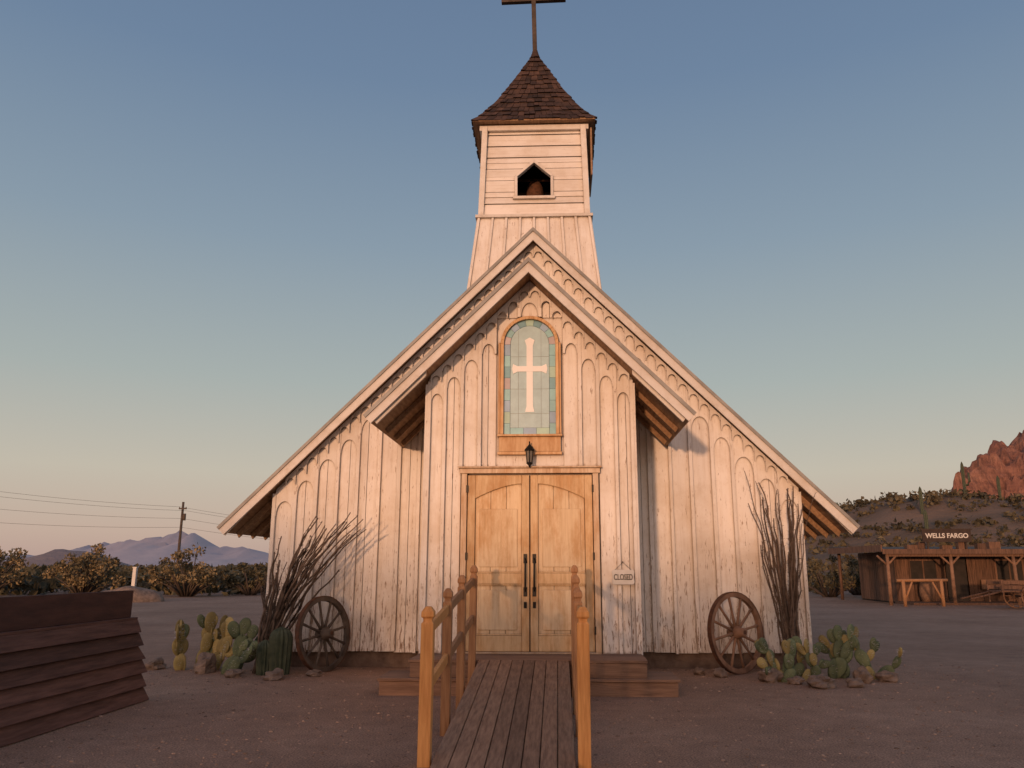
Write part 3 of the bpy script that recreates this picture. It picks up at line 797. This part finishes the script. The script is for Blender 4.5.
# ---------------------------------------------------------------- vegetation
def leafclump(mb,c,r,n,ls,mi=0,squash=.8):
    for i in range(n):
        d=Vector((random.gauss(0,1),random.gauss(0,1),random.gauss(0,1))).normalized()
        q=R()**.45
        p=Vector(c)+Vector((d.x*r*q,d.y*r*q,d.z*r*q*squash))
        a=Vector((random.gauss(0,1),random.gauss(0,1),random.gauss(0,1))).normalized(); b=a.orthogonal().normalized()
        b.rotate(Matrix.Rotation(U(0,6.28),3,a)); a*=ls*U(.5,1.2); b*=ls*U(.25,.6)
        mb.add([p-a*.5-b*.3,p+a*.1-b,p+a,p+a*.1+b],[(0,1,2,3)],mi)
def shrub(name,c,w,h,n=26,leafn=60,ls=.14,mk_='leaf2'):
    mb=MB()
    for i in range(n):
        a=U(0,6.28); rr=w/2*math.sqrt(R()); zz=h*(.25+.72*R()*(1-(rr/(w/2))**2*.55))
        p=Vector(c)+Vector((math.cos(a)*rr,math.sin(a)*rr,zz))
        b=Vector(c)+Vector((math.cos(a)*rr*.15,math.sin(a)*rr*.15,0))
        mb.tube([b,b.lerp(p,.5)+Vector((U(-.1,.1),U(-.1,.1),.1)),p],[.07,.04,.015],5,1)
        leafclump(mb,p,U(.22,.42)*w/3.0,leafn,ls,0)
    return mb.obj(name,[mk_,'bark'],recalc=False)
shrub('cholla_cactus',(-30.4,43.2,0),3.8,3.5,38,70)
shrub('cholla_cactus',(-25.4,43.8,0),3.8,2.8,40,70)
shrub('cholla_cactus',(-19.7,43.9,0),3.8,2.5,38,70)
shrub('creosote_bush',(-17.0,46,0),2.8,1.8,24,mk_='leaf1')
shrub('creosote_bush',(-34.5,45,0),3.4,2.5,26,mk_='leaf1')
mb=MB()
for i in range(560):
    y=46+90*R()**1.3; x=-y*U(.30,.95)
    s=U(.35,1.1)*(1+y/130)
    leafclump(mb,(x,y,s*.45),s,32,.28+y/400,0,.7)
for i in range(180):
    x=U(-80,-12); y=U(135,300); leafclump(mb,(x*y/100,y,1.0),U(1.3,2.6),22,.9,0,.5)
# unseen thicket behind the viewpoint, added to keep low sun off the lower facade
for i in range(520):
    x=U(-34,16); y=U(-36,-26); top_=3.5+.7*noise.noise(Vector((x*.25,0,0)))+.5*noise.noise(Vector((x*.9,0,3)))
    z=top_*R()**.8
    leafclump(mb,(x,y,z),U(.5,.9),24,.34,0,.8)
mb.obj('desert_brush',['leaf1'],recalc=False)
mb=MB()
cnt=0
while cnt<1750:
    y=U(48,190); x=y*U(.16,.85)
    if noise.noise(Vector((x*.06,y*.06,8)))<-.18: cnt+=.3; continue
    z=hh_(x,y)
    s=U(.3,.95)**1.1*(1+y/200); cnt+=1
    leafclump(mb,(x,y,max(z,0)+s*.25),s,24,.26+y/500,0,.75)
mb.obj('hillside_brush',['leaf3'],recalc=False)
for x,y,h,arms in ((50,112,3.0,()),(59,118,4.2,((1,1.8,3.6,.8),)),(66,122,2.8,()),(45,100,2.2,()),(40,116,2.8,()),(57,96,2.2,())):
    ribbed('saguaro_cactus',(x,y,hh_(x,y)-.2),.24,h+1.0,arms,8)
shrub('creosote_bush',(14.6,44,0),3.2,2.2,24,mk_='leaf1')
shrub('creosote_bush',(17.2,47,0),3.6,2.3,24,mk_='leaf1')
mb=MB(); mb.blob((0,0,0),(1.5,1.2,.75),0,24,12,.12,None,True,3); mb.obj('dirt_mound',['rock'],loc=(-19.2,37,-.05))
mb=MB(); mb.box(-.09,.09,-.09,.09,0,1.5); mb.box(-.11,.11,-.11,.11,1.5,1.55); mb.obj('white_post',['signw'],loc=(-22.2,43,0))

# ---------------------------------------------------------------- utility poles and wires
def upole(loc,h):
    e=empty('utility_pole',loc); mb=MB()
    mb.tube([(0,0,-.3),(0,0,h)],[.17,.12],8,0); mb.box(-.4,.4,-.06,.06,h-.75,h-.62,0); 
    for x in (-.35,.35): mb.lathe([(.03,h-.62),(.05,h-.58),(.03,h-.5)],x,0,6,0)
    mb.tube([(.25,.0,h-1.9),(.25,0,h-1.2)],.16,8,0)
    mb.obj('pole',['bark'],e); return e
P1=(-38.7,82.7,0); P2=(-66,60,0); P0=(-15,110,0)
upole(P1,8.2); upole(P2,11.5); upole(P0,7.0)
mb=MB()
def wire(a,b,sag):
    a=Vector(a); b=Vector(b); mb.tube([a.lerp(b,k/14)-Vector((0,0,sag*4*(k/14)*(1-k/14))) for k in range(15)],.012,4,0)
for dz,off in ((-.5,-.35),(-.9,.35),(-1.7,0),(-2.6,0)):
    wire((P1[0]+off,P1[1],8.2+dz),(P2[0]+off,P2[1],11.9+dz*1.8),.8)
    wire((P1[0]+off,P1[1],8.2+dz),(P0[0]+off,P0[1],7.0+dz),.8)
mb.obj('power_lines',['bark'],recalc=False)

# ---------------------------------------------------------------- store at right
st=empty('general_store')
mb=MB(); sx0,sx1,sy0,sy1=15.2,25.5,36.6,41
mb.box(sx0,sx1,sy0+.05,sy1,0,2.2,1)
x=sx0
while x<sx1-.1:
    w=U(.16,.26)
    if not(17.3<x<18.2): mb.box(x,min(x+w-.01,sx1),sy0,sy0+.045,.05,2.2,0)
    x+=w
for k in range(18): mb.box(sx0-.04,sx0,sy0+.05+k*.24,sy0+.05+k*.24+.225,.05,2.2,0)
mb.box(17.3,18.25,sy0+.0,sy0+.04,.1,2.0,1)
for x0 in (15.8,19.5,22.3): mb.box(x0,x0+1.1,sy0-.02,sy0-.001,.9,1.8,1); mb.box(x0-.08,x0,sy0-.03,sy0-.001,.82,1.88,0); mb.box(x0+1.1,x0+1.18,sy0-.03,sy0-.001,.82,1.88,0); mb.box(x0,x0+1.1,sy0-.03,sy0-.001,1.8,1.88,0); mb.box(x0+.52,x0+.58,sy0-.03,sy0-.021,.9,1.8,0)
mb.obj('walls',['storew','dark'],st)
mb=MB()
mb.prismx([(sy0-2.0,2.12),(sy1+.3,2.42),(sy1+.3,2.52),(sy0-2.0,2.22)],sx0-1.3,sx1+.5,0)
mb.box(sx0-1.32,sx1+.5,sy0-2.05,sy0-2.001,2.06,2.26,1)
mb.box(sx0-1.36,sx0-1.301,sy0-2.0,sy1+.3,2.16,2.44,1)
for x in (sx0-1.1,sx0+1.5,sx0+4.1,sx0+6.7,sx0+9.3):
    mb.tube([(x,sy0-1.85,-.1),(x+U(-.05,.05),sy0-1.85,2.1)],[.085,.07],7,2)
    for q in (-1,1): mb.tube([(x,sy0-1.85,1.6),(x+q*.4,sy0-1.85,2.0)],.045,6,2)
mb.box(sx0-1.1,sx1,sy0-1.9,sy0-1.81,1.96,2.06,1)
mb.tube([(sx0-1.05,sy1-.3,-.1),(sx0-1.05,sy1-.3,2.3)],.08,7,1)
mb.box(sx0-.2,sx1,sy0-1.9,sy0-.01,-.05,.09,1)
for x in (16.2,20.8):
    mb.lathe([(.24,.09),(.30,.35),(.31,.5),(.30,.68),(.24,.95)],x,sy0-.5,14,2)
mb.box(18.7,20.2,sy0-.6,sy0-.2,.48,.54,2); mb.box(18.7,20.2,sy0-.18,sy0-.13,.6,1.0,2)
for x in (18.75,20.1): mb.box(x,x+.06,sy0-.55,sy0-.2,.09,.479,2)
mb.obj('porch',['storer','storew','wheelw'],st)
mb=MB(); mb.box(16.3,18.4,36.2,36.26,2.60,3.12,0)
for x in (16.5,18.15): mb.box(x,x+.07,36.27,36.33,2.1,3.05,0)
mb.box(16.24,18.46,36.18,36.28,3.121,3.17,0); mb.obj('signboard',['signb'],st)
text('WELLS FARGO',.28,(17.35,36.19,2.86),(math.pi/2,0,0),'signw','sign_lettering',st,.006,.008)
mb=MB(); 
for k in range(6):
    x=15.6+k*.75+U(0,.2); y=36.4+U(0,.6); mb.box(x,x+U(.2,.5),y,y+.3,2.2,2.42+U(0,.3),0)
mb.obj('roof_crates',['storew'],st)
mb=MB()
for x in (0,1.5): mb.tube([(x,0,-.1),(x,0,1.05)],.07,8)
mb.tube([(-.25,0,1.0),(1.75,0,1.02)],.06,8); mb.tube([(0,0,.2),(.35,.0,.95)],.04,6); mb.tube([(1.5,0,.2),(1.15,0,.95)],.04,6)
mb.obj('hitching_rail',['postg'],loc=(14.2,33.6,0))
ct=empty('wooden_cart',(17.7,31.8,0))
mb=MB(); mb.box(-.9,1.2,-.45,.45,.62,.68)
for z in (.72,.9): mb.box(-.9,1.2,-.5,-.46,z,z+.13); mb.box(-.9,1.2,.46,.5,z,z+.13)
for x in (-.88,.1,1.12): mb.box(x,x+.06,-.54,-.5,.6,1.05); mb.box(x,x+.06,.5,.54,.6,1.05)
for y in (-.35,.35): mb.tube([(-.8,y,.64),(-2.0,y,.35)],.035,6)
mb.tube([(.2,-.6,.45),(.2,.6,.45)],.04,6); mb.obj('cart_bed',['storew'],ct)
mb=MB()
for y in (-.62,.62):
    n=24
    mb.tube([(.2+.44*math.cos(2*math.pi*k/n),y,.45+.44*math.sin(2*math.pi*k/n)) for k in range(n+1)],.03,6)
    for k in range(10):
        a=2*math.pi*k/10; mb.tube([(.2,y,.45),(.2+.42*math.cos(a),y,.45+.42*math.sin(a))],.018,5)
mb.obj('cart_wheels',['wheelw'],ct)

# ---------------------------------------------------------------- pebbles
mb=MB()
bm=bmesh.new(); bmesh.ops.create_icosphere(bm,subdivisions=1,radius=1); bm.verts.ensure_lookup_table()
iv=[v.co.copy() for v in bm.verts]; iff=[[v.index for v in f.verts] for f in bm.faces]; bm.free()
for i in range(9000):
    y=4.6+9*R()**.8; x=U(-9,9)*(y/11)
    if -.75<x<.65 and y<10.3: continue
    if abs(x)<1.85 and y>9.9: continue
    if x<-4.4 and y<9.7: continue
    if abs(x)<4.2 and y>12.85: continue
    s=.006+.014*R()**4; sc=Vector((s*U(.8,1.4),s*U(.8,1.4),s*U(.4,.7)))
    mb.add([(x+v.x*sc.x,y+v.y*sc.y,s*.15+v.z*sc.z) for v in iv],iff,0)
mb.obj('gravel',['peb'],recalc=False)

# ---------------------------------------------------------------- camera, light
cam=bpy.data.cameras.new('camera'); co=bpy.data.objects.new('camera',cam); scene.collection.objects.link(co)
co.location=(.38,0,1.5); co.rotation_euler=(math.radians(90+12.95),0,math.radians(2.2)); cam.lens=28.1; cam.sensor_width=36; cam.clip_end=20000; cam.clip_start=.05
cam.shift_x=-.0145
scene.camera=co
el=math.radians(3.0); az=math.radians(14)
sd=bpy.data.lights.new('sun','SUN'); so=bpy.data.objects.new('sun',sd); scene.collection.objects.link(so)
sd.energy=2.0; sd.angle=math.radians(2.0); sd.color=(1,.53,.29)
d=Vector((math.sin(az)*math.cos(el),math.cos(az)*math.cos(el),-math.sin(el))); so.rotation_euler=d.to_track_quat('-Z','Y').to_euler()
so.location=(-5,-10,8)
w=bpy.data.worlds.new('World'); scene.world=w; w.use_nodes=True; nt=w.node_tree
bg=nt.nodes['Background']
sky=nt.nodes.new('ShaderNodeTexSky'); sky.sky_type='NISHITA'; sky.sun_disc=False; sky.sun_elevation=el; sky.sun_rotation=math.pi+az
sk=mixc(nt,1.0,sky.outputs[0],(.12,.12,.12),'MULTIPLY')
tc=nt.nodes.new('ShaderNodeTexCoord'); sx=nt.nodes.new('ShaderNodeSeparateXYZ'); nt.links.new(tc.outputs['Generated'],sx.inputs[0])
rp_=ramp(nt,sx.outputs[2],[(0,(.50,.35,.31)),(.04,(.57,.43,.36)),(.11,(.57,.515,.43)),(.22,(.41,.455,.44)),(.38,(.265,.345,.425)),(.55,(.165,.245,.37)),(.75,(.115,.18,.31)),(1,(.07,.13,.25))])
base=mixc(nt,.10,rp_,sk)
dt=nt.nodes.new('ShaderNodeVectorMath'); dt.operation='DOT_PRODUCT'; nt.links.new(tc.outputs['Generated'],dt.inputs[0]); dt.inputs[1].default_value=(-math.sin(az),-math.cos(az),.16)
mx=nt.nodes.new('ShaderNodeMath'); mx.operation='MAXIMUM'; nt.links.new(dt.outputs['Value'],mx.inputs[0]); mx.inputs[1].default_value=0
pw=nt.nodes.new('ShaderNodeMath'); pw.operation='POWER'; nt.links.new(mx.outputs[0],pw.inputs[0]); pw.inputs[1].default_value=4
gl_=mixc(nt,1.0,grey(nt,pw.outputs[0]),(1.15,.58,.31),'MULTIPLY')
fin=mixc(nt,1.0,base,gl_,'ADD')
nt.links.new(fin,bg.inputs[0]); bg.inputs[1].default_value=1.0
